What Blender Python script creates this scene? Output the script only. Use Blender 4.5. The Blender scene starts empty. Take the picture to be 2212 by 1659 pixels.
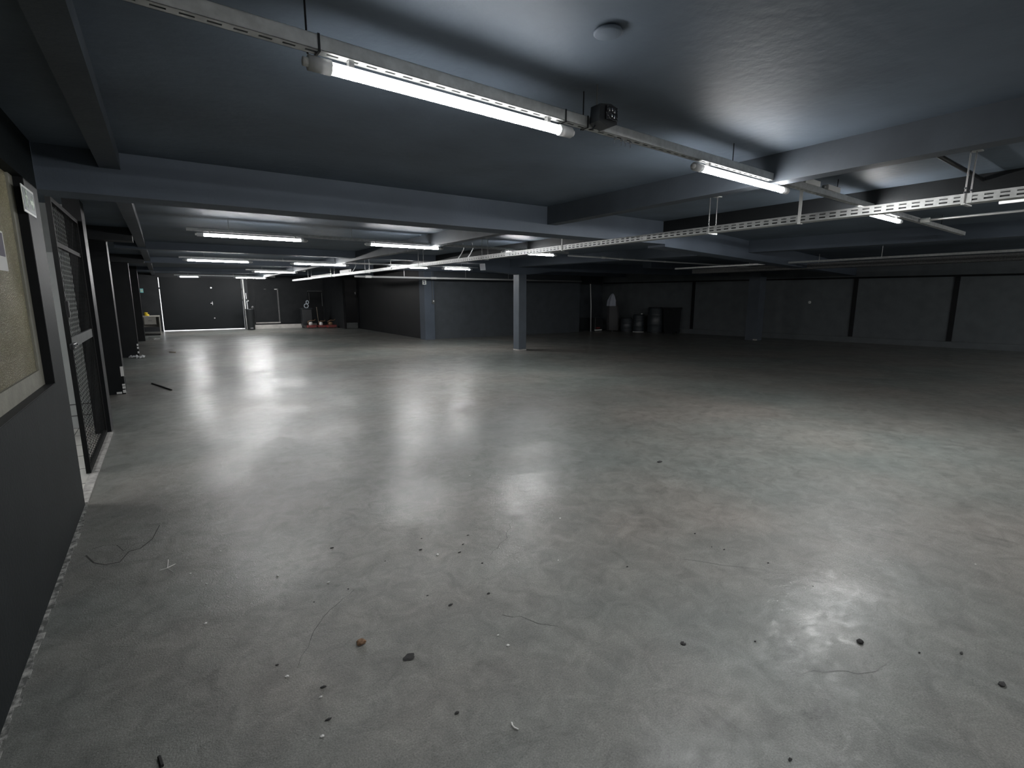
import bpy, bmesh, math, random
from mathutils import Vector, Matrix

random.seed(7)
C = bpy.context.scene.collection
PI = math.pi

# ------------------------------------------------------------------ materials
def mat(name):
    m = bpy.data.materials.new(name); m.use_nodes = True
    nt = m.node_tree
    return m, nt, nt.nodes['Principled BSDF']

def simple(name, col, rough=.5, metal=0., spec=.5, bump=0., bscale=60., var=0., vscale=3., coat=0.):
    m, nt, b = mat(name)
    b.inputs['Base Color'].default_value = (*col, 1)
    b.inputs['Roughness'].default_value = rough
    b.inputs['Metallic'].default_value = metal
    b.inputs['Specular IOR Level'].default_value = spec
    b.inputs['Coat Weight'].default_value = coat
    if var or bump:
        tc = nt.nodes.new('ShaderNodeTexCoord')
    if var:
        n = nt.nodes.new('ShaderNodeTexNoise'); n.inputs['Scale'].default_value = vscale; n.inputs['Detail'].default_value = 6
        nt.links.new(tc.outputs['Object'], n.inputs['Vector'])
        r = nt.nodes.new('ShaderNodeMapRange')
        r.inputs['From Min'].default_value = .3; r.inputs['From Max'].default_value = .7
        r.inputs['To Min'].default_value = 1 - var; r.inputs['To Max'].default_value = 1 + var
        nt.links.new(n.outputs['Fac'], r.inputs['Value'])
        mx = nt.nodes.new('ShaderNodeMix'); mx.data_type = 'RGBA'; mx.blend_type = 'MULTIPLY'
        mx.inputs['Factor'].default_value = 1
        mx.inputs['A'].default_value = (*col, 1)
        nt.links.new(r.outputs['Result'], mx.inputs['B'])
        nt.links.new(mx.outputs['Result'], b.inputs['Base Color'])
    if bump:
        n2 = nt.nodes.new('ShaderNodeTexNoise'); n2.inputs['Scale'].default_value = bscale; n2.inputs['Detail'].default_value = 4
        nt.links.new(tc.outputs['Object'], n2.inputs['Vector'])
        bp = nt.nodes.new('ShaderNodeBump'); bp.inputs['Strength'].default_value = bump; bp.inputs['Distance'].default_value = .01
        nt.links.new(n2.outputs['Fac'], bp.inputs['Height'])
        nt.links.new(bp.outputs['Normal'], b.inputs['Normal'])
    return m

def emit(name, col, strength):
    m, nt, b = mat(name)
    b.inputs['Base Color'].default_value = (.8, .8, .8, 1)
    b.inputs['Emission Color'].default_value = (*col, 1)
    b.inputs['Emission Strength'].default_value = strength
    return m

M = {}
M['ceil'] = simple('ceiling_paint', (.092, .116, .146), .62, spec=.3, bump=.35, bscale=14, var=.18, vscale=1.5)
M['paint'] = simple('grey_paint', (.074, .091, .116), .6, spec=.3, bump=.15, bscale=40, var=.15, vscale=1.2)
M['pillar'] = simple('pillar_paint', (.080, .094, .112), .55, spec=.3, bump=.15, bscale=40, var=.1)
M['wallr'] = simple('right_wall_paint', (.10, .112, .118), .6, spec=.3, bump=.15, bscale=40, var=.12)
M['block'] = simple('block_wall_paint', (.062, .071, .080), .6, spec=.3, bump=.1, bscale=40, var=.1)
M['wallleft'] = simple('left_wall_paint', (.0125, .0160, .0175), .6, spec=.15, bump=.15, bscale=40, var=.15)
M['beam'] = simple('beam_paint', (.050, .060, .072), .6, spec=.3, bump=.15, bscale=40, var=.15)
M['dark'] = simple('dark_wall_paint', (.021, .023, .025), .55, spec=.25, bump=.12, bscale=50, var=.15)
M['black'] = simple('black_paint', (.0075, .0085, .0095), .5, spec=.2, bump=.1, bscale=50, var=.2)
M['gloss'] = simple('black_gloss_paint', (.012, .012, .013), .10, spec=.5)
M['gatep'] = simple('gate_paint', (.0085, .0105, .012), .55, spec=.2, var=.12, vscale=2)
M['galv'] = simple('galvanised_steel', (.52, .53, .52), .42, metal=.55, var=.15, vscale=25)
M['galvdark'] = simple('painted_tray_steel', (.16, .16, .16), .5, metal=.4, var=.3, vscale=40)
M['rod'] = simple('zinc_rod', (.50, .50, .49), .35, metal=.7)
M['blackmetal'] = simple('black_metal', (.012, .012, .013), .4, metal=.2)
M['white'] = simple('white_plastic', (.75, .75, .73), .4)
M['socket'] = simple('clear_socket_plastic', (.55, .56, .56), .25)
M['whitepaint'] = simple('white_pipe_paint', (.62, .63, .63), .5)
M['concrete'] = simple('bare_concrete', (.36, .35, .33), .85, bump=.5, bscale=50, var=.3, vscale=18)
M['riser'] = simple('pale_step_paint', (.50, .48, .45), .6, var=.15, vscale=5)
M['bplastic'] = simple('black_plastic', (.018, .020, .022), .4)
M['gplastic'] = simple('blue_grey_plastic', (.035, .042, .048), .38)
M['cloth'] = simple('grey_cloth', (.085, .085, .088), .9, bump=.6, bscale=30)
M['clothw'] = simple('pale_cloth', (.42, .45, .52), .9, bump=.6, bscale=30)
M['red'] = simple('red_plastic', (.20, .035, .032), .45)
M['yellow'] = simple('yellow_plastic', (.75, .55, .03), .45)
M['desk'] = simple('beige_laminate', (.44, .42, .38), .55)
M['rope'] = simple('pale_rope', (.45, .50, .55), .8)
M['wood'] = simple('pale_wood', (.42, .36, .28), .7)
M['chrome'] = simple('chrome', (.8, .8, .8), .15, metal=1)
M['corr'] = simple('corridor_wall', (.27, .28, .275), .7, var=.1)
M['corrlight'] = simple('pale_grey_leaf', (.46, .48, .47), .5, var=.06)
M['tile'] = simple('pale_tile', (.55, .54, .50), .4, var=.06)
M['grout'] = simple('tile_joint', (.10, .10, .10), .8)
M['gateframe'] = simple('gate_grey_paint', (.085, .09, .09), .5, var=.2, vscale=8)
M['gatewire'] = simple('gate_wire', (.007, .0075, .0075), .7, spec=.15)
M['cream'] = simple('cream_window_frame', (.24, .235, .195), .6, bump=.3, bscale=40, var=.15, vscale=8)
M['paper'] = simple('white_paper', (.7, .7, .68), .7)
M['ink'] = simple('dark_ink', (.03, .02, .06), .7)
M['signgreen'] = simple('sign_dark_green', (.045, .085, .07), .45)
M['signpale'] = simple('sign_pale_green', (.55, .68, .52), .45)
M['signwhite'] = simple('sign_white', (.72, .75, .72), .45)
M['teal'] = simple('teal_sign', (.20, .62, .66), .4)
M['stone'] = simple('grey_stone', (.14, .14, .13), .9)
M['stonew'] = simple('pale_chip', (.62, .62, .60), .8)
M['stoned'] = simple('dark_chip', (.02, .02, .02), .8)
M['rust'] = simple('brown_lump', (.20, .12, .07), .9)
M['crack'] = simple('crack_dark', (.035, .035, .034), .9)
M['scratch'] = simple('pale_scratch', (.17, .17, .165), .5)
M['lens'] = simple('black_lens', (.01, .01, .012), .12, bump=1., bscale=45, spec=.8)
M['tube'] = emit('lit_tube', (1.0, 1.0, 1.0), 38.0)
for _n, _e in (('tube_near', 25.), ('tube_right', 90.), ('tube_second', 26.), ('tube_far', 38.), ('tube_mid', 56.), ('tube_corridor', 36.), ('tube_fourth', 46.), ('tube_last', 105.)):
    M[_n] = emit('lit_'+_n, (1.0, 1.0, 1.0), _e)
M['tubeback'] = emit('lit_tube_back', (1.0, 1.0, 1.0), 1.5)
M['cloud'] = simple('plain_bag', (.55, .56, .57), .5, bump=.5, bscale=40)

def floor_material():
    m, nt, b = mat('painted_concrete_floor')
    N, L = nt.nodes.new, nt.links.new
    tc = N('ShaderNodeTexCoord')
    def noise(scale, detail=5, rough=.55, dist=0., vec=None):
        n = N('ShaderNodeTexNoise'); n.inputs['Scale'].default_value = scale; n.inputs['Detail'].default_value = detail
        n.inputs['Roughness'].default_value = rough; n.inputs['Distortion'].default_value = dist
        L(vec if vec else tc.outputs['Object'], n.inputs['Vector']); return n.outputs['Fac']
    def rng(v, a, b_, c, d):
        r = N('ShaderNodeMapRange'); r.inputs['From Min'].default_value = a; r.inputs['From Max'].default_value = b_
        r.inputs['To Min'].default_value = c; r.inputs['To Max'].default_value = d; L(v, r.inputs['Value']); return r.outputs['Result']
    def mix(f, a, b_, mode='MIX', fac=None):
        x = N('ShaderNodeMix'); x.data_type = 'RGBA'; x.blend_type = mode
        if fac is not None: x.inputs['Factor'].default_value = fac
        else: L(f, x.inputs['Factor'])
        for s, v in (('A', a), ('B', b_)):
            if isinstance(v, tuple): x.inputs[s].default_value = (*v, 1)
            else: L(v, x.inputs[s])
        return x.outputs['Result']
    big = rng(noise(.35, 4), .38, .62, 0, 1)
    mid = rng(noise(1.6, 6, .6, .6), .35, .68, 0, 1)
    fine = rng(noise(150, 3, .7), .3, .7, .66, 1.36)
    mott = rng(noise(7, 9, .72, .8), .3, .7, .70, 1.32)
    stain = rng(noise(2.6, 8, .7, 1.5), .28, .40, .62, 1)
    speck = rng(noise(26, 6, .7), .30, .36, .35, 1)
    pale = rng(noise(9, 8, .75, 1.2), .66, .74, 0, .55)
    col = mix(big, (.166, .178, .166), (.196, .184, .167))
    col = mix(mid, col, mix(None, col, (.84, .86, .86), 'MULTIPLY', 1.))
    col = mix(pale, col, (.24, .24, .235))
    col = mix(None, col, fine, 'MULTIPLY', 1.)
    col = mix(None, col, mott, 'MULTIPLY', 1.)
    col = mix(None, col, stain, 'MULTIPLY', 1.)
    col = mix(None, col, speck, 'MULTIPLY', .45)
    L(col, b.inputs['Base Color'])
    ro = rng(noise(2.2, 6, .6), .35, .7, .38, .46)
    L(ro, b.inputs['Roughness'])
    b.inputs['Specular IOR Level'].default_value = .36
    L(rng(noise(.9, 4, .6, .8), .40, .62, .16, .52), b.inputs['Coat Weight'])
    L(rng(noise(5, 5, .6), .3, .7, .17, .27), b.inputs['Coat Roughness'])
    h1 = noise(130, 4, .65); h2 = noise(14, 8, .7, 1.0); h3 = noise(.5, 1)
    a1 = N('ShaderNodeBump'); a1.inputs['Strength'].default_value = .55; a1.inputs['Distance'].default_value = .004; L(h1, a1.inputs['Height'])
    a2 = N('ShaderNodeBump'); a2.inputs['Strength'].default_value = .28; a2.inputs['Distance'].default_value = .010; L(h2, a2.inputs['Height']); L(a1.outputs['Normal'], a2.inputs['Normal'])
    a3 = N('ShaderNodeBump'); a3.inputs['Strength'].default_value = 1.; a3.inputs['Distance'].default_value = .04; L(h3, a3.inputs['Height']); L(a2.outputs['Normal'], a3.inputs['Normal'])
    L(a3.outputs['Normal'], b.inputs['Normal']); 
    c1 = N('ShaderNodeBump'); c1.inputs['Strength'].default_value = .24; c1.inputs['Distance'].default_value = .008; L(h2, c1.inputs['Height'])
    c2 = N('ShaderNodeBump'); c2.inputs['Strength'].default_value = 1.; c2.inputs['Distance'].default_value = .045; L(h3, c2.inputs['Height']); L(c1.outputs['Normal'], c2.inputs['Normal'])
    L(c2.outputs['Normal'], b.inputs['Coat Normal'])
    return m
M['floor'] = floor_material()

def worn_material():
    m, nt, b = mat('worn_floor_edge')
    N, L = nt.nodes.new, nt.links.new
    tc = N('ShaderNodeTexCoord')
    n = N('ShaderNodeTexNoise'); n.inputs['Scale'].default_value = 14; n.inputs['Detail'].default_value = 8; n.inputs['Roughness'].default_value = .7
    L(tc.outputs['Object'], n.inputs['Vector'])
    r = N('ShaderNodeValToRGB'); r.color_ramp.elements[0].position = .44; r.color_ramp.elements[1].position = .60
    r.color_ramp.elements[0].color = (.10, .105, .10, 1); r.color_ramp.elements[1].color = (.46, .46, .44, 1)
    L(n.outputs['Fac'], r.inputs['Fac']); L(r.outputs['Color'], b.inputs['Base Color'])
    b.inputs['Roughness'].default_value = .8
    return m
M['worn'] = worn_material()

def pane_material():
    m, nt, b = mat('pebbled_window_pane')
    N, L = nt.nodes.new, nt.links.new
    tc = N('ShaderNodeTexCoord')
    mp = N('ShaderNodeMapping'); mp.inputs['Scale'].default_value = (1, 1, 2.2); L(tc.outputs['Object'], mp.inputs['Vector'])
    n = N('ShaderNodeTexVoronoi'); n.inputs['Scale'].default_value = 70; L(mp.outputs['Vector'], n.inputs['Vector'])
    n2 = N('ShaderNodeTexNoise'); n2.inputs['Scale'].default_value = 2.5; n2.inputs['Detail'].default_value = 5; L(tc.outputs['Object'], n2.inputs['Vector'])
    r = N('ShaderNodeValToRGB'); r.color_ramp.elements[0].position = .3; r.color_ramp.elements[1].position = .7
    r.color_ramp.elements[0].color = (.48, .45, .32, 1); r.color_ramp.elements[1].color = (.68, .65, .51, 1)
    L(n2.outputs['Fac'], r.inputs['Fac'])
    mx = N('ShaderNodeMix'); mx.data_type = 'RGBA'; mx.blend_type = 'MULTIPLY'; mx.inputs['Factor'].default_value = .6
    L(r.outputs['Color'], mx.inputs['A']); L(n.outputs['Distance'], mx.inputs['B'])
    bp = N('ShaderNodeBump'); bp.inputs['Strength'].default_value = .9; bp.inputs['Distance'].default_value = .01; L(n.outputs['Distance'], bp.inputs['Height'])
    b.inputs['Roughness'].default_value = .22
    L(r.outputs['Color'], b.inputs['Base Color']); L(bp.outputs['Normal'], b.inputs['Normal'])
    t = N('ShaderNodeBsdfTranslucent'); L(mx.outputs['Result'], t.inputs['Color']); L(bp.outputs['Normal'], t.inputs['Normal'])
    ms = N('ShaderNodeMixShader'); ms.inputs['Fac'].default_value = .55
    L(b.outputs['BSDF'], ms.inputs[1]); L(t.outputs['BSDF'], ms.inputs[2])
    L(ms.outputs['Shader'], nt.nodes['Material Output'].inputs['Surface'])
    return m
M['pane'] = pane_material()

# ------------------------------------------------------------------ mesh helpers
class MB:
    def __init__(self): self.bm = bmesh.new()
    def box(self, x0, x1, y0, y1, z0, z1, bev=0., M4=None):
        vs = [Vector((x, y, z)) for z in (z0, z1) for y in (y0, y1) for x in (x0, x1)]
        if M4: vs = [M4 @ v for v in vs]
        v = [self.bm.verts.new(p) for p in vs]
        f = [(0, 2, 3, 1), (4, 5, 7, 6), (0, 1, 5, 4), (2, 6, 7, 3), (0, 4, 6, 2), (1, 3, 7, 5)]
        fs = [self.bm.faces.new([v[i] for i in q]) for q in f]
        if bev:
            es = list({e for g in fs for e in g.edges})
            bmesh.ops.bevel(self.bm, geom=es, offset=bev, segments=2, affect='EDGES', profile=.5)
        return self
    def prism(self, pts, axis, a, b):
        """polygon in the two remaining axes, extruded along axis from a to b"""
        def P(p, t):
            return {'x': (t, p[0], p[1]), 'y': (p[0], t, p[1]), 'z': (p[0], p[1], t)}[axis]
        A = [self.bm.verts.new(P(p, a)) for p in pts]; B = [self.bm.verts.new(P(p, b)) for p in pts]
        n = len(pts)
        self.bm.faces.new(A); self.bm.faces.new(list(reversed(B)))
        for i in range(n):
            self.bm.faces.new([A[i], B[i], B[(i+1) % n], A[(i+1) % n]])
        return self
    def cyl(self, p, q, r, r2=None, seg=12, cap=True):
        p, q = Vector(p), Vector(q); r2 = r if r2 is None else r2
        d = (q-p).normalized(); u = d.orthogonal().normalized(); w = d.cross(u)
        A, B = [], []
        for i in range(seg):
            t = 2*PI*i/seg; o = u*math.cos(t)+w*math.sin(t)
            A.append(self.bm.verts.new(p+o*r)); B.append(self.bm.verts.new(q+o*r2))
        for i in range(seg):
            self.bm.faces.new([A[i], A[(i+1) % seg], B[(i+1) % seg], B[i]])
        if cap:
            self.bm.faces.new(list(reversed(A))); self.bm.faces.new(B)
        return self
    def tube(self, pts, r, seg=8):
        pts = [Vector(p) for p in pts]; rings = []
        for i, p in enumerate(pts):
            d = (pts[min(i+1, len(pts)-1)]-pts[max(i-1, 0)]).normalized()
            u = Vector((0, 0, 1)).cross(d)
            u = u.normalized() if u.length > 1e-4 else Vector((1, 0, 0))
            w = d.cross(u)
            rings.append([self.bm.verts.new(p+(u*math.cos(2*PI*k/seg)+w*math.sin(2*PI*k/seg))*r) for k in range(seg)])
        for a, b in zip(rings, rings[1:]):
            for k in range(seg):
                self.bm.faces.new([a[k], a[(k+1) % seg], b[(k+1) % seg], b[k]])
        self.bm.faces.new(list(reversed(rings[0]))); self.bm.faces.new(rings[-1])
        return self
    def lathe(self, c, prof, seg=24, ex=1., ey=1.):
        c = Vector(c); rings = []
        for r, z in prof:
            rings.append([self.bm.verts.new(c+Vector((r*math.cos(2*PI*k/seg)*ex, r*math.sin(2*PI*k/seg)*ey, z))) for k in range(seg)])
        for a, b in zip(rings, rings[1:]):
            for k in range(seg):
                self.bm.faces.new([a[k], a[(k+1) % seg], b[(k+1) % seg], b[k]])
        self.bm.faces.new(list(reversed(rings[0]))); self.bm.faces.new(rings[-1])
        return self
    def blob(self, c, r, sx=1, sy=1, sz=1, jag=.25, sub=2):
        g = bmesh.ops.create_icosphere(self.bm, subdivisions=sub, radius=r)
        for v in g['verts']:
            k = 1+random.uniform(-jag, jag)
            v.co = Vector((v.co.x*sx*k, v.co.y*sy*k, max(v.co.z*sz*k, -r*sz*.6)))+Vector(c)
        return self
    def ribbon(self, pts, w, z):
        for (x0, y0), (x1, y1) in zip(pts, pts[1:]):
            d = Vector((x1-x0, y1-y0, 0)); n = Vector((-d.y, d.x, 0)).normalized()*w/2*random.uniform(.6, 1.3)
            a, b = Vector((x0, y0, z)), Vector((x1, y1, z))
            self.bm.faces.new([self.bm.verts.new(p) for p in (a-n, b-n, b+n, a+n)])
        return self
    def build(self, name, m, parent=None, smooth=False, off=None):
        me = bpy.data.meshes.new(name)
        bmesh.ops.recalc_face_normals(self.bm, faces=self.bm.faces)
        if parent is not None and off is None: off = origin(parent)
        if off is not None:
            bmesh.ops.translate(self.bm, vec=-Vector(off), verts=self.bm.verts)
        self.bm.to_mesh(me); self.bm.free()
        if smooth:
            for p in me.polygons: p.use_smooth = True
        me.materials.append(M[m] if isinstance(m, str) else m)
        o = bpy.data.objects.new(name, me); C.objects.link(o)
        if parent is not None: o.parent = parent
        return o

def origin(o):
    v = Vector((0, 0, 0))
    while o is not None:
        v = v+Vector(o.location); o = o.parent
    return v

def tag(o, label=None, cat=None, group=None, kind=None):
    if label: o['label'] = label
    if cat: o['category'] = cat
    if group: o['group'] = group
    if kind: o['kind'] = kind
    return o

def thing(name, label, cat, loc=(0, 0, 0), group=None, kind=None, rz=0.):
    o = bpy.data.objects.new(name, None); C.objects.link(o)
    o.location = loc; o.rotation_euler = (0, 0, rz); o.empty_display_size = .1
    return tag(o, label, cat, group, kind)

def struct(name, mb, m, label, cat, smooth=False):
    return tag(mb.build(name, m, smooth=smooth), label, cat, kind='structure')

# ------------------------------------------------------------------ shell
ZC = 2.65                      # ceiling soffit
XL = -.65                      # face of the left wall
def XR(y): return 21.41-.18*y  # face of the right wall

fl = struct('floor', MB().box(-3.2, 24.5, -8.4, 28.46, -.2, 0).box(3.36, 23.5, 28.46, 30.4, -.2, 0), 'floor',
            'grey painted concrete floor of the empty garage', 'floor')
MB().ribbon([(-.55, 3.92), (-.50, 3.78), (-.44, 3.71), (-.37, 3.70), (-.33, 3.83), (-.27, 3.84), (-.21, 3.95), (-.17, 4.18)], .008, .0015).build('crack', 'crack', fl)
MB().ribbon([(-.53, 4.0), (-.47, 4.02), (-.40, 3.98), (-.36, 3.86), (-.30, 3.93), (-.25, 3.92)], .004, .0015).build('crack', 'crack', fl)
def scratch(pts, w=.004, m='scratch'):
    q = []
    for (a, b) in zip(pts, pts[1:]):
        for k in range(6):
            t = k/6; q.append((a[0]+(b[0]-a[0])*t+random.uniform(-.012, .012), a[1]+(b[1]-a[1])*t+random.uniform(-.012, .012)))
    q.append(pts[-1]); MB().ribbon(q, w, .0012).build('scratch', m, fl)
scratch([(2.05, 2.05), (2.45, 2.3), (2.9, 2.45)], .0035)
scratch([(2.5, 1.78), (2.75, 1.47), (2.95, 1.15)], .003)
scratch([(2.15, .88), (2.35, .72), (2.52, .70)], .0035)
scratch([(.93, 2.83), (1.05, 2.92)], .003)
scratch([(1.28, 1.95), (1.45, 1.72)], .002, 'crack')
scratch([(.33, 2.15), (.52, 2.45), (.72, 2.6)], .002, 'crack')
scratch([(1.55, 2.5), (1.75, 2.62), (1.95, 2.85)], .002, 'crack')

struct('ceiling', MB().box(-3.2, 24.5, -8.4, 30.4, ZC, 2.85), 'ceil', 'dark grey painted concrete ceiling slab', 'ceiling')

# left wall: solid ends, sill wall under the window, head over window and doorway
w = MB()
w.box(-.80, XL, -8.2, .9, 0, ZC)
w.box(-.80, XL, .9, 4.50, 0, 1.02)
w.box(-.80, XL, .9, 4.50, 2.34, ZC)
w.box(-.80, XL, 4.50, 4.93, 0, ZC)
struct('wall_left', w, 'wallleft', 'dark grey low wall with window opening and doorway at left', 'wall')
struct('wall_left_recess', MB().box(-1.30, -1.15, 8.05, 28.5, 0, ZC), 'dark', 'dark wall set back between the black columns at left', 'wall')
struct('ceiling_beam', MB().box(-1.15, -.295, 10.05, 10.42, 2.45, ZC), 'dark', 'short dark beam from the second black column to the slim beam', 'beam')
struct('ceiling_beam', MB().box(-1.15, -.295, 16.35, 16.70, 2.45, ZC), 'dark', 'short dark beam from the third black column to the slim beam', 'beam')
# corridor behind the left wall
struct('wall_corridor', MB().box(-2.7, -2.6, -3.2, 8.05, 0, ZC).box(-2.7, -.83, 7.98, 8.05, 0, ZC).box(-2.7, -.8, -3.3, -3.2, 0, ZC), 'corr',
       'grey corridor wall seen through the left doorway', 'wall')
cf = MB().box(-2.6, -.70, -3.2, 7.98, 0, .006)
fo = struct('floor_corridor', cf, 'tile', 'pale tiled corridor floor beyond the mesh gate', 'floor')
g = MB()
for k in range(22):
    y = -3+.5*k
    g.box(-2.6, -.70, y, y+.008, .006, .0075)
for k in range(4):
    x = -2.5+.5*k
    g.box(x, x+.008, -3.2, 7.98, .006, .0075)
g.build('tile_joint', 'grout', fo)
d2 = thing('door_2', 'pale grey door leaf at the corridor end behind the mesh gate', 'door', (-1.06, 7.955, 0), kind='structure')
MB().box(-1.125, -.85, 7.94, 7.975, .01, 2.1).build('door_leaf', 'corrlight', d2)
MB().box(-1.125, -.85, 7.935, 7.94, .30, .31).box(-1.125, -.85, 7.935, 7.94, .16, .17).build('kick_line', 'grout', d2)

# window in the left wall
wn = thing('window_1', 'window of beige pebbled glass in the left wall', 'window', (-.71, 2.7, 1.02), kind='structure')
MB().box(-.725, -.712, 1.02, 4.38, 1.13, 2.34).build('pane', 'pane', wn)
fr = MB().box(-.735, -.70, .9, 4.50, 1.02, 1.13).box(-.735, -.70, 4.38, 4.50, 1.13, 2.34).box(-.735, -.70, .9, 1.02, 1.13, 2.34)
fr.build('frame', 'cream', wn)
MB().box(-.70, -.652, .9, 4.50, 1.02, 1.024).build('window_ledge', 'dark', wn)
MB().box(-.70, -.652, 4.494, 4.499, 1.024, 2.34).build('reveal', 'black', wn)  # black sheet paints in the shade on the unlit side of the opening
pn = thing('paper_notice', 'white paper notice with dark print stuck on the beige window', 'notice', (-.7115, 3.96, 1.85))
MB().box(-.7118, -.7108, 3.85, 4.07, 1.74, 1.96).build('sheet', 'paper', pn)
MB().box(-.7107, -.7103, 3.87, 4.05, 1.82, 1.95).build('print', 'ink', pn)

struct('trim_1', MB().box(-.70, -.635, 4.95, 7.47, 0, .014), 'concrete', 'bare concrete threshold strip under the mesh gate', 'threshold')
q = MB(); y = .8
while y < 4.93:
    q.box(XL, XL+random.uniform(.012, .035), y, y+.06, 0, .004); y += .06
struct('trim_2', q, 'worn', 'worn pale line where the left wall meets the floor', 'edging')

# far wall, recess, block
struct('wall_far', MB().box(-1.3, -.08, 28.46, 28.66, 0, ZC).box(-.08, 3.30, 28.542, 28.66, 2.45, ZC).box(-.08, 3.30, 28.46, 28.542, 2.47, ZC).box(3.30, 3.55, 28.46, 28.66, 0, ZC)
       .box(3.40, 3.55, 28.66, 29.4, 0, ZC).box(3.40, 7.55, 29.3, 29.5, 0, ZC).box(7.40, 7.55, 25.55, 29.3, 0, ZC), 'dark', 'dark far wall around the gate and the raised recess', 'wall')
struct('wall_block', MB().box(8.07, 15.6, 17.35, 17.6, 0, ZC).box(15.5, 15.6, 17.6, 18.5, 0, ZC).box(15.5, 19.5, 18.5, 18.7, 0, ZC), 'block',
       'dark wall of the projecting block behind the near pillar', 'wall')
struct('wall_block_side', MB().box(8.07, 8.3, 17.6, 25.4, 0, ZC), 'black', 'black side wall of the projecting block', 'wall')
struct('wall_door_bay', MB().box(7.40, 7.44, 25.4, 25.6, 0, ZC).box(8.0, 8.3, 25.4, 25.6, 0, ZC).box(7.44, 8.0, 25.4, 25.6, 2.40, ZC), 'black', 'narrow black wall holding the glossy door at the far end', 'wall')
struct('wall_back', MB().box(-1., 24.4, -8.4, -8.2, 0, ZC), 'paint', 'dark wall behind the viewpoint', 'wall')
struct('trim_3', MB().box(3.62, 7.38, 27.9, 29.28, 0, .20), 'dark', 'raised dark platform at the far end', 'platform')
struct('trim_4', MB().box(3.62, 6.6, 27.86, 27.899, 0, .20), 'riser', 'pale painted step edge of the far platform', 'step')

# right wall (slightly skewed), with ledge, header and battens
def rw_poly(y0, y1, t0, t1):     # strip standing t0..t1 in front of the right wall
    return [(XR(y0)-t0, y0), (XR(y1)-t0, y1), (XR(y1)-t1, y1), (XR(y0)-t1, y0)]
struct('wall_right', MB().prism(rw_poly(-8.3, 18.6, -.2, 0), 'z', 0, ZC), 'wallr', 'dark panelled wall along the right side', 'wall')
struct('baseboard_right', MB().prism(rw_poly(-3.2, 18.4, 0, .10), 'z', 0, .19), 'wallr', 'low plinth ledge along the foot of the right wall', 'baseboard')
struct('trim_5', MB().prism(rw_poly(-3.2, 18.4, 0, .05), 'z', 2.26, ZC), 'wallr', 'header band along the top of the right wall', 'trim')
struct('trim_6', MB().prism(rw_poly(-3.2, 18.4, 0, .02), 'z', 2.20, 2.26), 'black', 'dark groove under the header of the right wall', 'trim')
for n, yb in enumerate((13.78, 7.97, 5.35, 2.75, .15)):
    struct('trim_%d' % (7+n), MB().prism(rw_poly(yb-.06, yb+.06, 0, .035), 'z', .20, 2.20), 'black',
           'black vertical batten on the right wall, %s' % ('beside the dark bins', 'right of the white switch', 'nearest one in view with a ledge below', 'beyond the right edge of the view', 'at the near end of the wall')[n], 'batten')

# columns and pillars
for yb, lb in ((7.48, 'black column at the hinge side of the mesh gate'), (10.42, 'black column with chipped white foot just past the mesh gate'),
               (16.70, 'black column with crumpled plastic at its foot'), (22.60, 'farthest black column, beside the beige desk')):
    x0 = -.80 if yb < 8 else -1.15
    p = struct('pillar', MB().box(x0, XL, yb, yb+.32, 0, ZC), 'black', lb, 'column')
    p['group'] = 'black columns along the left side'
    if yb == 10.42:
        ch = MB()
        for (dy, z, h) in ((.0, .02, .05), (.0, .09, .04), (.0, .14, .03), (.0, .30, .16)):
            ch.box(XL-.035, XL+.004, yb-.004, yb+.03, z, z+h)
        ch.box(XL-.12, XL-.05, yb-.004, yb, .01, .04).box(-.95, -.92, yb-.004, yb, .01, .05)
        tag(ch.build('chipped_paint', 'stonew', p), 'white patches where the black paint has chipped off')
    if yb == 16.70:
        ch = MB()
        for z in (.10, .22, .30): ch.box(XL-.03, XL+.004, yb-.004, yb+.03, z, z+.05)
        tag(ch.build('chipped_paint', 'stonew', p), 'white patches where the black paint has chipped off')

p1 = struct('pillar', MB().box(8.66, 8.93, 12.29, 12.57, 0, 2.26), 'pillar', 'square free-standing pillar nearest the middle of the floor', 'pillar')
MB().box(8.655, 8.935, 12.285, 12.575, 0, .03).build('pillar_foot', 'concrete', p1)
p2 = struct('pillar', MB().box(17.8, 18.2, 10.2, 10.62, 0, 2.44), 'pillar', 'square pillar standing before the right wall', 'pillar')
MB().box(17.795, 17.9, 10.195, 10.3, 0, .05).build('pillar_foot', 'concrete', p2)
struct('pillar', MB().box(7.93, 8.32, 17.25, 17.36, 0, ZC).box(7.93, 8.09, 17.36, 17.7, 0, ZC), 'paint', 'flat pilaster with switch box on the block corner', 'pillar')

# ceiling beams
def bX(name_label, y0, y1, prof, x1, m='paint'):
    """beam along x: prof is [(x, z_bottom)...]"""
    pts = prof+[(x1, ZC), (prof[0][0], ZC)]
    b = MB()
    A = [b.bm.verts.new((x, y0, z)) for x, z in pts]; B = [b.bm.verts.new((x, y1, z)) for x, z in pts]
    n = len(pts)
    b.bm.faces.new(A); b.bm.faces.new(list(reversed(B)))
    for i in range(n): b.bm.faces.new([A[i], B[i], B[(i+1) % n], A[(i+1) % n]])
    return struct('ceiling_beam', b, m, name_label, 'beam')
bX('main cross beam in the foreground over the doorway', 4.935, 5.25,
   [(XL, 2.34), (6.05, 2.34)], 6.05)
struct('ceiling_beam', MB().prism([(6.05, 4.935), (20.0, 8.0), (20.0, 8.315), (6.05, 5.25)], 'z', 2.305, ZC), 'paint', 'skewed cross beam right of the long perforated tray', 'beam')
bX('cross beam with haunches over the middle pillar', 12.28, 12.58,
   [(XL, 2.5), (7.5, 2.5), (7.52, 2.32), (8.55, 2.235), (9.05, 2.235), (10.0, 2.36), (19.0, 2.40)], 19.0)
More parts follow.
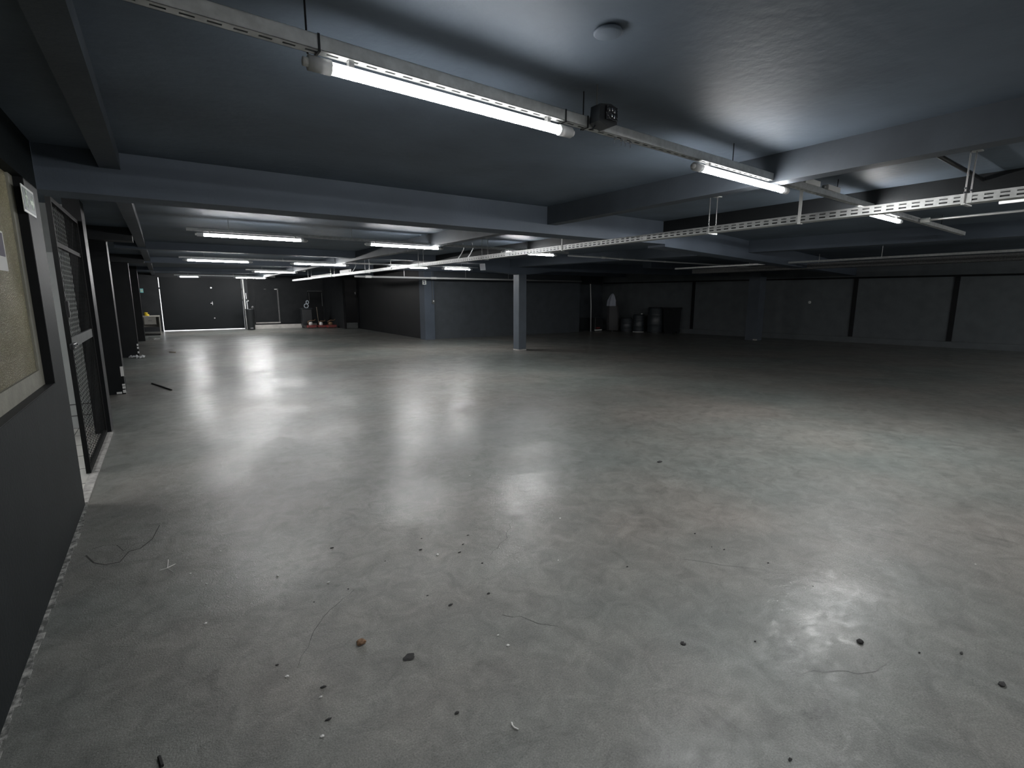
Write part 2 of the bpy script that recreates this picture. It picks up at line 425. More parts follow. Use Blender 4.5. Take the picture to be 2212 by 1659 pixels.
bX('cross beam in front of the projecting block', 17.05, 17.33, [(XL, 2.5), (18.2, 2.5)], 18.2)
bX('farthest cross beam before the far gate', 22.8, 23.1, [(XL, 2.5), (8.0, 2.5)], 8.0)
def bY(label, x0, x1, zb, y0=-8.2, y1=28.4, m='beam'):
    return struct('ceiling_beam', MB().box(x0, x1, y0, y1, zb, ZC), m, label, 'beam')
bY('slim lengthwise beam close to the left wall', -.29, -.163, 2.53)
bY('slim lengthwise beam over the right end of the second tube light', 3.89, 4.03, 2.446)
bY('slim lengthwise beam just right of the long perforated tray', 5.995, 6.14, 2.42, y1=17.2, m='dark')
struct('ceiling_beam', MB().prism([(11.61, -8.2), (8.335, 12.28), (8.635, 12.28), (11.91, -8.2)], 'z', 2.43, ZC), 'paint', 'lengthwise beam right of the third tube light, parallel to the right wall', 'beam')
struct('ceiling_beam', MB().box(12.0, 19.2, 10.25, 10.58, 2.44, ZC), 'paint', 'short cross beam over the pillar by the right wall', 'beam')

# ------------------------------------------------------------------ far gate
gt = thing('door_1', 'wide black double gate at the far end with daylight in its gaps', 'gate', (1.6, 28.5, 0), kind='structure')
MB().box(-.058, 1.986, 28.48, 28.54, .028, 2.47).build('gate_leaf', 'gatep', gt)
MB().box(1.986, 3.282, 28.481, 28.541, .028, 2.47).build('gate_leaf', 'gatep', gt)
MB().box(1.97, 1.99, 28.46, 28.48, 1.18, 1.36).box(1.90, 2.0, 28.45, 28.465, 1.26, 1.28).build('handle', 'chrome', gt)
MB().cyl((1.98, 28.465, 2.0), (1.98, 28.48, 2.0), .035).build('lock', 'chrome', gt)
MB().cyl((2.01, 28.465, .56), (2.01, 28.48, .56), .028).build('lock', 'chrome', gt)
for (xa, xb, z) in ((-.08, -.058, 1.93), (3.282, 3.30, 1.9), (3.282, 3.30, 1.38)):
    MB().box(xa, xb, 28.50, 28.53, z, z+.07).build('hinge', 'blackmetal', gt)

# glossy narrow door
d3 = thing('door_3', 'narrow glossy black door with a grey kick plate', 'door', (7.72, 25.42, 0), kind='structure')
MB().box(7.44, 8.0, 25.42, 25.46, .0, 2.40).build('door_leaf', 'gloss', d3)
MB().box(7.45, 7.99, 25.405, 25.42, .02, .30).build('kick_plate', 'gateframe', d3)
MB().box(7.93, 7.96, 25.39, 25.42, 1.70, 1.80).build('lock', 'chrome', d3)
# recess door and frame
d4 = thing('door_4', 'dark door in the far recess with a pale sill line', 'door', (4.6, 29.28, .2), kind='structure')
MB().box(3.95, 5.02, 29.26, 29.30, .22, 1.98).build('door_leaf', 'dark', d4)
MB().box(5.02, 5.08, 29.24, 29.30, .22, 2.0).build('door_jamb', 'galvdark', d4)
MB().box(3.9, 5.08, 29.2, 29.26, .20, .26).build('door_sill', 'riser', d4)
MB().box(4.90, 5.02, 29.22, 29.26, 1.94, 1.985).build('door_closer', 'white', d4)  # this block and the next stand in for glints at the door top
MB().box(4.40, 4.50, 29.22, 29.26, 1.95, 1.975).build('door_closer', 'galvdark', d4)
fr = thing('door_5', 'black doorway with thin pale frame lines in the far recess', 'door', (6.9, 29.25, .2), kind='structure')
MB().box(6.55, 7.30, 29.24, 29.28, .22, 1.86).build('door_leaf', 'black', fr)
MB().box(6.53, 7.30, 29.22, 29.26, 1.86, 1.89).build('door_head', 'gateframe', fr)
MB().box(7.27, 7.30, 29.22, 29.26, 1.06, 1.80).box(6.60, 6.62, 29.22, 29.26, 1.35, 1.80).build('door_jamb', 'gateframe', fr)

# ------------------------------------------------------------------ mesh gate
mg = thing('mesh_gate', 'grey wire mesh gate leaf closing the far half of the left doorway', 'gate', (-.70, 7.44, .02))
f = MB()
f.box(-.72, -.685, 5.76, 5.795, .02, 2.42).box(-.72, -.685, 7.395, 7.44, .02, 2.42)
f.box(-.72, -.685, 5.795, 7.395, .02, .06).box(-.72, -.685, 5.795, 7.395, 2.38, 2.42)
f.build('gate_frame', 'gatewire', mg)
MB().box(-.715, -.69, 5.795, 7.395, 1.15, 1.24).build('mid_rail', 'gateframe', mg)
MB().box(-.715, -.695, 5.795, 7.395, 2.02, 2.06).build('top_rail', 'gatewire', mg)
wm = MB()
def lattice(z0, z1, y0, y1, s):
    n = int((y1-y0+z1-z0)/s)
    for k in range(n+1):
        t = k*s
        a0 = max(0, t-(z1-z0)); a1 = min(t, y1-y0)
        if a1-a0 < .01: continue
        wm.cyl((-.704, y0+a0, z0+t-a0), (-.704, y0+a1, z0+t-a1), .0022, seg=4, cap=False)
        wm.cyl((-.701, y0+a0, z1-(t-a0)), (-.701, y0+a1, z1-(t-a1)), .0022, seg=4, cap=False)
lattice(.06, 1.15, 5.795, 7.395, .085)
lattice(1.24, 2.02, 5.795, 7.395, .085)
lattice(2.07, 2.38, 5.795, 7.395, .085)
wm.build('wire_mesh', 'gatewire', mg)
la = MB().box(-.69, -.66, 5.65, 5.87, 1.15, 1.20, .008)
la.build('latch', 'blackmetal', mg)
for y in (5.69, 5.83): MB().cyl((-.66, y, 1.175), (-.652, y, 1.175), .014).build('bolt', 'chrome', mg)
MB().box(-.69, -.668, 5.75, 5.80, 1.42, 1.56, .005).build('lock_box', 'blackmetal', mg)

# ------------------------------------------------------------------ signs
sg = thing('exit_sign', 'dark green exit sign with running figure and arrow beside the left doorway', 'sign', (XL+.004, 4.55, 2.2))
MB().box(XL, XL+.004, 4.375, 4.735, 2.118, 2.282).build('plate', 'signwhite', sg)
MB().box(XL+.004, XL+.0055, 4.392, 4.718, 2.134, 2.266).build('field', 'signgreen', sg)
def yz(pts, m, name):
    b = MB(); b.prism(pts, 'x', XL+.0055, XL+.0065); return b.build(name, m, sg)
fg = MB()
def quad(pts): fg.prism(pts, 'x', XL+.0055, XL+.0068)
cy, cz = 4.475, 2.2
quad([(cy+.012*math.cos(t*PI/5)+.008, 2.248+.012*math.sin(t*PI/5)) for t in range(10)])
quad([(cy-.012, 2.232), (cy+.018, 2.228), (cy+.004, 2.19), (cy-.02, 2.193)])
quad([(cy+.014, 2.23), (cy+.05, 2.212), (cy+.046, 2.204), (cy+.012, 2.218)])
quad([(cy-.01, 2.23), (cy-.046, 2.215), (cy-.042, 2.207), (cy-.008, 2.22)])
quad([(cy-.018, 2.195), (cy+.004, 2.192), (cy+.034, 2.166), (cy+.026, 2.16)])
quad([(cy+.026, 2.166), (cy+.034, 2.166), (cy+.030, 2.142), (cy+.020, 2.142)])
quad([(cy-.018, 2.195), (cy+.0, 2.192), (cy-.03, 2.15), (cy-.042, 2.155)])
fg.build('running_figure', 'signpale', sg)
fg = MB()
quad([(4.575, 2.213), (4.64, 2.213), (4.64, 2.187), (4.575, 2.187)])
quad([(4.64, 2.245), (4.695, 2.2), (4.64, 2.155)])
fg.build('arrow', 'signpale', sg)

s2 = thing('wall_sign', 'small white sign with black figures high on the block pilaster', 'sign', (7.93, 17.247, 2.1))
MB().box(7.865, 8.01, 17.243, 17.249, 2.02, 2.20).build('plate', 'signwhite', s2)
b = MB().box(7.905, 7.935, 17.240, 17.2432, 2.15, 2.18).box(7.90, 7.955, 17.240, 17.2432, 2.10, 2.14)
b.box(7.93, 7.965, 17.240, 17.2432, 2.05, 2.09).box(7.90, 7.925, 17.240, 17.2432, 2.04, 2.075).build('print', 'ink', s2)
s3 = thing('wall_sign', 'small teal sign on the far wall above the beige desk', 'sign', (-.73, 28.45, 1.85))
MB().box(-.79, -.67, 28.44, 28.46, 1.76, 1.94).build('plate', 'teal', s3)
MB().box(-.77, -.69, 28.436, 28.44, 1.80, 1.90).build('field', 'signpale', s3)

# switch box with conduit on the pilaster
sb = thing('switch_box', 'small switch box with conduit on the block pilaster', 'switch', (8.27, 17.25, 1.4))
MB().box(8.21, 8.32, 17.21, 17.25, 1.32, 1.46, .006).build('box', 'gateframe', sb)
MB().box(8.25, 8.29, 17.203, 17.21, 1.40, 1.45).build('switch', 'white', sb)
MB().cyl((8.24, 17.235, 1.46), (8.24, 17.235, 2.5), .012).build('conduit', 'gateframe', sb)

kn = thing('wall_switch', 'round white switch on the right wall near the far pillar', 'switch', (XR(9.34), 9.34, 1.38))
MB().cyl((XR(9.34), 9.34, 1.38), (XR(9.34)-.012, 9.34, 1.38), .05, seg=20).build('base_plate', 'white', kn)
MB().cyl((XR(9.34)-.012, 9.34, 1.38), (XR(9.34)-.05, 9.34, 1.38), .022, .028, seg=16).build('handle', 'galv', kn)

# round ceiling cover
cv = thing('ceiling_cover', 'round grey cover plate on the ceiling above the near channel', 'cover', (1.575, 1.62, ZC))
MB().lathe((1.575, 1.62, 2.632), [(.050, 0), (.058, .004), (.058, .011)], 40).build('disc', 'ceil', cv, True)
MB().lathe((1.575, 1.62, 2.643), [(.040, 0), (.040, .007)], 32).build('neck', 'black', cv)

# ------------------------------------------------------------------ lamps and channels
def channel(x0, x1, z0, z1, w, pitch=.075, slot=.042, sides=True):
    """U channel along local x, y from -w/2 to w/2, slotted bottom"""
    b = MB(); h = w/2; e = .0025
    b.box(x0, x1, -h, -h+e, z0, z1); b.box(x0, x1, h-e, h, z0, z1)
    s = .006
    b.box(x0, x1, -h, -s, z0, z0+e); b.box(x0, x1, s, h, z0, z0+e)
    n = int((x1-x0)/pitch)
    for k in range(n+1):
        a = x0+k*pitch
        b.box(a, min(a+pitch-slot, x1), -s, s, z0, z0+e)
    b.box(x0, x1, -h, -h+.007, z1-e, z1); b.box(x0, x1, h-.007, h, z1-e, z1)
    return b

def tube_light(x0, x1, y, label, rz=0., origin_=None, lamp='tube_far'):
    """lit tube under a channel; x0..x1 along local x, tube axis z 2.42"""
    L = x1-x0
    if origin_ is None: loc = (x0, y, 2.42)
    else:
        ox, oy = origin_; loc = (ox+x0*math.cos(rz), oy+x0*math.sin(rz), 2.42)
    t = thing('tube_light', label, 'light', loc, 'lit tube lights under the channels', rz=rz)
    def add(mb, n, m, sm=False): return mb.build(n, m, t, sm, off=(0, 0, 0))
    tb = add(MB().cyl((.035, 0, 0), (L-.035, 0, 0), .0215, seg=24), 'tube', lamp, True)
    tb.data.materials.append(M['tubeback'])          # the upper, opaque-backed part of the tube glows only faintly
    for p in tb.data.polygons:
        if p.normal.z > -.10: p.material_index = 1
    for s in (0, 1):
        a, b = (-.035, .045) if s == 0 else (L-.045, L+.035)
        so = add(MB().cyl((a, 0, 0), (b, 0, 0), .026, seg=16), 'lamp_socket', 'socket', True)
        xx = a+.012 if s == 0 else b-.012
        MB().cyl((xx, 0, 0), (xx-.03 if s == 0 else xx+.03, 0, 0), .015, seg=12).build('cable_gland', 'white', so, True, off=(0, 0, 0))
    for xx in (.12, L-.12):
        add(MB().box(xx-.01, xx+.01, -.012, .012, .018, .0415), 'mounting_clip', 'rod')
    return t

ROW1 = math.atan(.055)
R1 = (0., 2.0)
ct = thing('cable_channel', 'near galvanised channel carrying the three foreground tube lights', 'cable channel', (0, 2.0, 0), 'slim channels crossing under the ceiling', rz=ROW1)
channel(-.58, 9.62, 2.462, 2.512, .046).build('channel', 'galv', ct, off=(0, 0, 0))
for x in (.52, 1.92, 3.4, 5.2, 6.6, 8.6):
    MB().cyl((x, .03, 2.46), (x, .03, ZC), .0035, seg=8).build('hanger_rod', 'blackmetal', ct, off=(0, 0, 0))
for x in (.545, 1.745, 1.90):
    st = MB(); st.prism([(-.026, 2.515), (-.026, 2.4555), (.026, 2.4555), (.026, 2.515), (.0235, 2.515), (.0235, 2.4585), (-.0235, 2.4585), (-.0235, 2.515)], 'x', x-.004, x+.004)
    st.build('strap', 'blackmetal', ct, off=(0, 0, 0))
for x in (2.14, 2.19, 2.225, 2.268):
    MB().lathe((x, 0, 2.428), [(.0035, 0), (.0035, .020), (.008, .020), (.008, .034)], 10).build('bolt', 'chrome', ct, off=(0, 0, 0))
tube_light(.545, 1.765, 0, 'large lit tube light in the foreground at upper left', ROW1, R1, 'tube_near')
tube_light(2.93, 4.13, 0, 'lit tube light right of the black spotlight box', ROW1, R1, 'tube')
tube_light(5.62, 6.86, 0, 'lit tube light half hidden behind the perforated tray at right', ROW1, R1, 'tube_right')
# small cable gland boxes on top of the near channel
for (a, b_, lb) in ((4.42, 4.70, 'white junction box lying on the near channel beside the slim beam'), (4.86, 5.12, 'longer white junction box on the near channel before the tray')):
    j = thing('junction_box', lb, 'box', (a*math.cos(ROW1), 2.0+a*math.sin(ROW1), 2.5125), 'white boxes on the near channel', rz=ROW1)
    MB().box(0, b_-a, -.03, .03, .0, .045, .006).build('box', 'white', j, off=(0, 0, 0))
    MB().cyl((-.035, 0, .02), (0, 0, .02), .012).build('cable_gland', 'galv', j, off=(0, 0, 0))
    MB().cyl((b_-a, 0, .02), (b_-a+.035, 0, .02), .012).build('cable_gland', 'galv', j, off=(0, 0, 0))

sp = thing('spotlight_box', 'black emergency spotlight box hanging at the near channel', 'spotlight', (1.965, 2.04, 2.5))
bb = MB()
bb.prism([(1.905, 2.475), (1.975, 2.452), (2.032, 2.475), (2.030, 2.555), (1.985, 2.566), (1.912, 2.556)], 'y', 2.005, 2.075)
bb.build('housing', 'bplastic', sp)
MB().prism([(1.945, 2.487), (2.026, 2.487), (2.024, 2.550), (1.948, 2.553)], 'y', 1.995, 2.006).build('lens', 'lens', sp)
for (x, z) in ((1.966, 2.534), (1.985, 2.536), (2.003, 2.53), (1.984, 2.508), (2.001, 2.504)):
    MB().lathe((x, 1.994, z), [(.002, -.008), (.005, -.004), (.005, .004), (.002, .008)], 10, .8, .5).build('led', 'chrome', sp, True)  # chrome beads stand in for bright reflections on the lens
MB().cyl((1.91, 2.03, 2.555), (1.91, 2.03, ZC), .004, seg=8).build('stem', 'gateframe', sp)
MB().tube([(1.93, 2.06, 2.47), (1.918, 2.06, 2.45), (1.905, 2.075, 2.448)], .004).build('cable', 'bplastic', sp)

def row(y, x0, x1, label):
    t = thing('cable_channel', label, 'cable channel', (x0, y, 2.462), 'slim channels crossing under the ceiling')
    channel(0, x1-x0, 0, .04, .042, .12, .05).build('channel', 'galv', t, off=(0, 0, 0))
    x = .5
    while x < x1-x0:
        MB().cyl((x, 0, .002), (x, 0, ZC-2.462), .004, seg=6).build('hanger_rod', 'rod', t, off=(0, 0, 0)); x += 1.7
    return t
row(-2.2, .3, 18.6, 'channel with tube lights behind the viewpoint')
row(8.17, .35, 7.0, 'second channel from the viewer, carrying three tube lights')
row(14.02, .4, 8.3, 'third channel from the viewer, level with the middle of the hall')
row(19.3, 2.4, 4.3, 'short channel carrying one tube light before the far recess')
row(25.8, .5, 4.4, 'farthest channel just in front of the far gate')
for (x0, x1, y, lb) in (
    (.50, 1.83, 8.17, 'lit tube light at left just past the main cross beam'),
    (2.80, 4.08, 8.17, 'lit tube light over the middle, just past the main cross beam'),
    (5.40, 6.64, 8.17, 'lit tube light crossing behind the perforated tray near the middle pillar'),
    (.52, 1.86, 14.02, 'leftmost lit tube light of the third row, above the left bay'),
    (2.82, 4.20, 14.02, 'lit tube light of the third row left of the tray end'),
    (5.35, 6.56, 13.95, 'lit tube light partly hidden by the tray above the white sign'),
    (7.05, 8.0, 13.95, 'lit tube light just left of the middle pillar top'),
    (2.63, 3.98, 19.3, 'lone lit tube light between third and last rows'),
    (.66, 1.40, 25.8, 'short lit tube light in front of the far gate'),
    (.50, 1.78, -2.2, 'lit tube light behind the viewpoint at the left'),
    (2.90, 4.18, -2.2, 'lit tube light behind the viewpoint in the middle'),
    (17.0, 18.28, -2.2, 'lit tube light beyond the right edge of the view'),  # unseen lamps from here on at far right, added to brighten floor and wall
    (9.4, 10.68, -2.2, 'lit tube light behind the viewpoint far right'),
    (13.4, 14.68, -2.2, 'lit tube light behind the viewpoint, last at right'),
    (5.50, 6.78, -2.2, 'lit tube light behind the viewpoint at the right'),
    (2.75, 4.02, 25.8, 'lit tube light above the right edge of the far gate')):
    tube_light(x0, x1, y, lb, lamp=('tube_mid' if x0 > 5 and y < 15 else 'tube_second' if y < 9 else 'tube_far' if y < 15 else 'tube_fourth' if y < 22 else 'tube_last') if y > 0 else ('tube_near' if x0 < 4 else 'tube_right'))

# long perforated tray running away from the viewer
tr = thing('perforated_tray', 'long galvanised perforated cable tray running the length of the hall', 'cable tray', (4.95, 12, 2.3))
XT0, XT1, ZT0, ZT1 = 4.895, 4.995, 2.268, 2.336
t = MB(); e = .0025
for xs in (XT0, XT1):
    for (a, b_) in ((ZT0, ZT0+.014), (ZT0+.026, ZT0+.042), (ZT0+.054, ZT1)):
        t.box(xs-e/2, xs+e/2, -1.6, 24.6, a, b_)
    y = -1.6; k = 0
    while y < 24.6:
        t.box(xs-e/2, xs+e/2, y, y+.034, ZT0+.014, ZT0+.026)
        t.box(xs-e/2, xs+e/2, y, y+.034, ZT0+.042, ZT0+.054)
        y += .085
t.box(XT0, XT1, -1.6, 24.6, ZT0, ZT0+e)
t.box(XT0-.001, XT0+.010, -1.6, 24.6, ZT1-e, ZT1).box(XT1-.010, XT1, -1.6, 24.6, ZT1-e, ZT1)
t.build('tray', 'galv', tr)
tag(MB().box(XT0+.012, XT1-.012, -1.6, 24.5, ZT0+.004, ZT0+.050, .008).build('cable_bundle', 'bplastic', tr), 'black cables lying inside the tray')  # dark filler, put in so the tray slots read as dark
for y in (1.33, 4.33, 7.33):
    MB().box(XT0-.004, XT0-.0015, y-.06, y+.005, ZT0-.001, ZT1).build('coupler', 'galv', tr)
for y in (1.31, 3.42, 8.1, 10.9, 14.6, 18.2, 21.5):
    for x in (XT0-.012, XT1+.012):
        r = MB().cyl((x, y, ZT0-.01), (x, y, ZC), .005, seg=8).build('hanger_rod', 'rod', tr)
        MB().cyl((x, y, ZT1), (x, y, ZT1+.012), .010, seg=6).cyl((x, y, ZT1+.03), (x, y, ZT1+.04), .009, seg=6).build('nut', 'chrome', r)
    MB().box(XT0-.03, XT1+.03, y-.012, y+.012, ZT0-.012, ZT0-.002).build('bearer', 'galv', tr)
    MB().box(XT0-.05, XT1+.05, y-.03, y+.03, ZC-.008, ZC).build('ceiling_plate', 'galv', tr)
for y in (2.48, 5.85, 12.6):
    MB().box(XT0-.010, XT0-.006, y-.014, y+.014, ZT0-.012, ZC).box(XT0-.010, XT0+.03, y-.014, y+.014, ZT0-.014, ZT0-.011).build('hanger_strap', 'white', tr)

# trays near the right wall
def ytray(label, x, z0, z1, w, y0, y1, m, cat='cable tray', rods=()):
    t = thing('wall_tray', label, cat, (x, (y0+y1)/2, z0), 'dim trays near the right wall')
    b = MB(); e = .003
    for xs in (x, x+w): b.box(xs-e, xs+e, y0, y1, z0, z1)
    y = y0
    while y < y1:
        b.box(x, x+w, y, y+.05, z0, z0+e); y += .12
    b.box(x, x+.02, y0, y1, z1-e, z1)
    b.build('tray', m, t)
    for y in rods:
        MB().cyl((x+w/2, y, z0), (x+w/2, y, ZC), .006, seg=6).build('hanger_rod', 'rod', t)
    return t
ytray('slim galvanised tray nearest the right wall header', 12.0, 2.345, 2.385, .05, -1, 9.4, 'galv', rods=(7.2, 4.4, 1.4))
ytray('wider dim tray with cables behind the slim one', 13.6, 2.29, 2.42, .35, -1, 10.0, 'galvdark', rods=(6.4, 2.4))

def pipe(name, label, pts, r, m, loc, fit=()):
    t = thing(name, label, 'pipe', loc)
    MB().tube(pts, r, 10).build('pipe', m, t, True)
    for (p, q, rr) in fit:
        MB().cyl(p, q, rr, seg=12).build('coupling', 'white', t)
    return t
pipe('conduit_pipe', 'thin grey conduit running right past the middle pillar under the ceiling', [(7.0, 8.17, 2.43), (8.0, 8.17, 2.43), (8.55, 8.17, 2.42), (14.2, 8.17, 2.42)], .018, 'whitepaint', (10, 8.17, 2.42),
     [((7.95, 8.17, 2.43), (8.05, 8.17, 2.43), .024), ((8.5, 8.17, 2.42), (8.6, 8.17, 2.42), .022), ((10.0, 8.17, 2.42), (10.06, 8.17, 2.42), .02)])
pipe('conduit_pipe', 'grey conduit joining the near channel at the upper right', [(7.46, 2.36, 2.478), (7.47, 2.2, 2.478), (7.48, -1.0, 2.478)], .014, 'rod', (7.5, 1.5, 2.478),
     [((7.46, 2.375, 2.478), (7.465, 2.29, 2.478), .026)])
pipe('white_pipe', 'white pipe hung level across the hall in front of the block', [(5.2, 16.6, 2.235), (15.0, 16.6, 2.235)], .032, 'whitepaint', (10, 16.6, 2.235),
     [((5.55, 16.6, 2.235), (5.75, 16.6, 2.235), .042), ((7.9, 16.6, 2.235), (8.1, 16.6, 2.235), .04)])
for x in (6.9, 9.3, 11.2):
    MB().cyl((x, 16.6, 2.26), (x, 16.6, ZC), .006, seg=6).build('hanger_rod', 'rod', bpy.data.objects['white_pipe'])
pipe('white_pipe', 'short white pipe under the ceiling at the right edge', [(6.35, 1.45, 2.44), (6.35, .2, 2.44)], .017, 'whitepaint', (6.35, 1, 2.44), [])
MB().cyl((6.35, 1.3, 2.44), (6.35, 1.3, ZC), .004, seg=6).build('hanger_rod', 'rod', bpy.data.objects['white_pipe.001'])
pipe('conduit_pipe', 'black conduit along the ceiling between the slim beams', [(4.04, 1.42, 2.60), (5.99, 1.50, 2.60)], .016, 'blackmetal', (5, 1.45, 2.6), [])
bx = thing('tray_box', 'white box and pale cable bundle at the far end of the long tray', 'box', (4.95, 22.6, 2.336))
MB().box(4.905, 4.985, 16.2, 17.2, 2.338, 2.44, .01).build('box', 'white', bx)
MB().box(4.907, 4.983, 18.4, 21.2, 2.338, 2.39, .01).build('cable_bundle', 'whitepaint', bx)

# loose cables hanging above the tray
for i, (x, y, lb) in enumerate(((5.1, 9.2, 'pale cable loop hanging to the tray before the second row'), (5.2, 9.0, 'pale cable loop hanging nearer beside the first loop'), (5.05, 16.0, 'pale cable drop to the tray at its far part'))):
    c = thing('hanging_cable', lb, 'cable', (x, y, 2.34), 'cables dropping onto the long tray')
    MB().tube([(x, y, ZC), (x+.02, y, 2.55), (x-.02, y+.03, 2.45), (x-.10, y+.03, 2.345)], .010, 6).build('cable', 'whitepaint', c, True)

# ------------------------------------------------------------------ desk
dk = thing('desk', 'beige office desk against the far left wall', 'desk', (-.5, 26.2, 0))
MB().box(-1.1, -.16, 25.6, 26.9, .75, .785, .004).build('desk_top', 'desk', dk)
MB().box(-.20, -.165, 25.65, 26.85, 0, .75).build('side_panel', 'desk', dk)
MB().box(-1.08, -1.05, 25.65, 26.85, 0, .75).build('side_panel', 'desk', dk)
dr = MB().box(-.70, -.30, 25.62, 26.1, .46, .748).build('drawer_pack', 'desk', dk)
MB().box(-.56, -.44, 25.605, 25.62, .60, .615).build('handle', 'galvdark', dr)
MB().box(-1.05, -.20, 26.6, 26.62, .3, .74).build('back_panel', 'desk', dk)
yl = thing('yellow_bag', 'yellow plastic bundle on the beige desk', 'bag', (-.60, 25.9, .786))
MB().blob((-.60, 25.9, .83), .10, 1.0, 1.3, .55, .10, 2).build('body', 'yellow', yl, True)
MB().blob((-.62, 25.9, .91), .07, 1.1, 1.2, .5, .10, 2).build('top_fold', 'yellow', yl, True)

# floor pieces on the left
pb = tag(MB().build('crumpled_plastic', 'cloud'), 'crumpled white plastic on the floor at the third black column', 'plastic')
me = bmesh.new()
for k in range(9):
    a = (-.82+.03*k, 16.55-.02*k+random.uniform(-.05, .05))
    g = bmesh.ops.create_icosphere(me, subdivisions=1, radius=.05)
    for v in g['verts']:
        v.co = Vector((a[0]+v.co.x*random.uniform(.6, 1.6), a[1]+v.co.y*random.uniform(.5, 1.5), max(.002, .03+v.co.z*random.uniform(.3, 1.3))))
me.to_mesh(pb.data); me.free()
tag(MB().tube([(-.55, 23.3, .02), (-.40, 23.15, .02), (-.22, 23.2, .02)], .02, 6).tube([(-.58, 24.2, .015), (-.35, 23.6, .02)], .015, 6).build('plastic_strip', 'stonew'), 'bent white plastic strip on the floor below the desk', 'strip')
tag(MB().tube([(-.31, 11.35, .012), (-.16, 10.85, .012), (-.02, 10.35, .012)], .012, 6).build('black_rod', 'stoned'), 'thin black rod lying on the floor by the second black column', 'rod')
tag(MB().tube([(.02, 17.6, .01), (.10, 17.45, .012), (.17, 17.4, .01)], .012, 6).build('wood_sliver', 'wood'), 'pale sliver lying near the third black column', 'sliver')

# ------------------------------------------------------------------ cleaning corner at the far gate
bn = thing('broom_bin', 'black bin of brooms beside the far gate', 'bin', (3.45, 27.3, 0))
MB().lathe((3.42, 27.3, 0), [(.16, 0), (.17, .03), (.19, .95), (.205, .97), (.205, 1.0), (.18, 1.0), (.17, .2)], 20).build('body', 'bplastic', bn, True)
MB().box(3.36, 3.48, 27.11, 27.14, .06, .12).build('tag', 'galvdark', bn)
def handle_(a, b, r, m, label, head=None):
    t = thing('broom', label, 'broom', a, 'brooms standing in the black bin')
    MB().cyl(a, b, r, seg=8).build('pole', m, t)
    if head: MB().blob(head[0], head[1], 1.1, 1, 1.2, .25, 2).build('bristle_head', head[2], t)
    return t
handle_((3.36, 27.24, .25), (3.30, 27.24, 1.75), .013, 'whitepaint', 'white broom pole leaning highest in the black bin', ((3.31, 27.24, 1.42), .05, 'bplastic'))
handle_((3.40, 27.36, .25), (3.38, 27.40, 1.36), .012, 'bplastic', 'dark broom with a pale knob in the black bin', ((3.38, 27.40, 1.38), .035, 'stonew'))
handle_((3.49, 27.28, .25), (3.54, 27.25, 1.10), .012, 'galv', 'short grey broom at the right of the black bin', ((3.54, 27.25, 1.08), .05, 'cloth'))
pp = thing('white_pole', 'white plastic pole standing in the gate corner', 'pole', (3.36, 28.3, 0))
MB().cyl((3.37, 28.30, 0), (3.35, 28.38, 2.40), .035, seg=12).build('pole', 'white', pp)
MB().cyl((3.35, 28.38, 2.40), (3.35, 28.38, 2.43), .042, seg=12).build('end_cap', 'white', pp)

# waste cart with rope, red machine bases
wc = thing('waste_cart', 'black waste cart in the far recess with a coiled rope on top', 'cart', (6.0, 27.5, 0))
MB().box(5.78, 6.28, 27.3, 27.7, .16, .96, .03).build('body', 'bplastic', wc)
MB().box(5.76, 6.30, 27.28, 27.72, .96, 1.0, .015).build('rim', 'gplastic', wc)
for x in (5.84, 6.22):
    MB().cyl((x-.02, 27.36, .07), (x+.02, 27.36, .07), .07, seg=16).build('wheel', 'bplastic', wc)
    MB().cyl((x-.02, 27.64, .07), (x+.02, 27.64, .07), .07, seg=16).build('wheel', 'bplastic', wc)
MB().box(5.80, 6.26, 27.3, 27.7, .12, .17).build('chassis', 'bplastic', wc)
rp = tag(MB().tube([(6.02+.10*math.sin(t*PI/8)*(1 if t < 16 else .6), 27.35, 1.12+.10*math.cos(t*PI/8)+(0 if t < 8 else .0)) for t in range(17)]
                   + [(6.08+.06*math.sin(t*PI/8), 27.33, 1.30+.08*math.cos(PI+t*PI/8)) for t in range(17)], .022, 6).build('coiled_rope', 'rope'),
         'pale blue rope coil hanging on the black waste cart', 'rope')
st_ = thing('mop_handle', 'thin wooden mop handle standing between cart and machines', 'mop', (6.62, 27.5, 0))
MB().cyl((6.62, 27.5, .05), (6.58, 27.62, 1.02), .014, seg=8).build('pole', 'wood', st_)
MB().blob((6.62, 27.5, .04), .06, 1.2, 1.2, .6, .3, 2).build('mop_head', 'cloth', st_)
MB().blob((6.58, 27.62, 1.03), .022, jag=.05).build('grip', 'wood', st_)
for (x, y, s, lb, hm) in ((6.12, 26.9, 1.0, 'red based floor machine in front of the waste cart', 'stonew'),
                          (6.62, 26.9, .9, 'dark red floor machine with a white tank, middle of three', 'white'),
                          (7.02, 26.6, 1.0, 'bright red floor machine with an orange hose by the glossy door', 'rust')):
    fm = thing('floor_machine', lb, 'floor machine', (x, y, 0), 'red floor machines in the far recess')
    MB().box(x-.22*s, x+.22*s, y-.16, y+.16, .03, .16*s, .02).build('base', 'red', fm)
    MB().lathe((x-.04, y, .16*s), [(.10*s, 0), (.10*s, .10), (.07*s, .16)], 16).build('motor', hm, fm, True)
    MB().tube([(x-.16*s, y, .15*s), (x-.17*s, y, .34*s), (x-.04, y-.02, .40*s), (x+.12*s, y, .38*s), (x+.2*s, y+.03, .44*s)], .022, 6).build('hose', 'rust', fm, True)
    for dx in (-.15, .15):
        MB().cyl((x+dx*s, y-.17, .035), (x+dx*s, y-.15, .035), .035, seg=12).build('wheel', 'bplastic', fm)

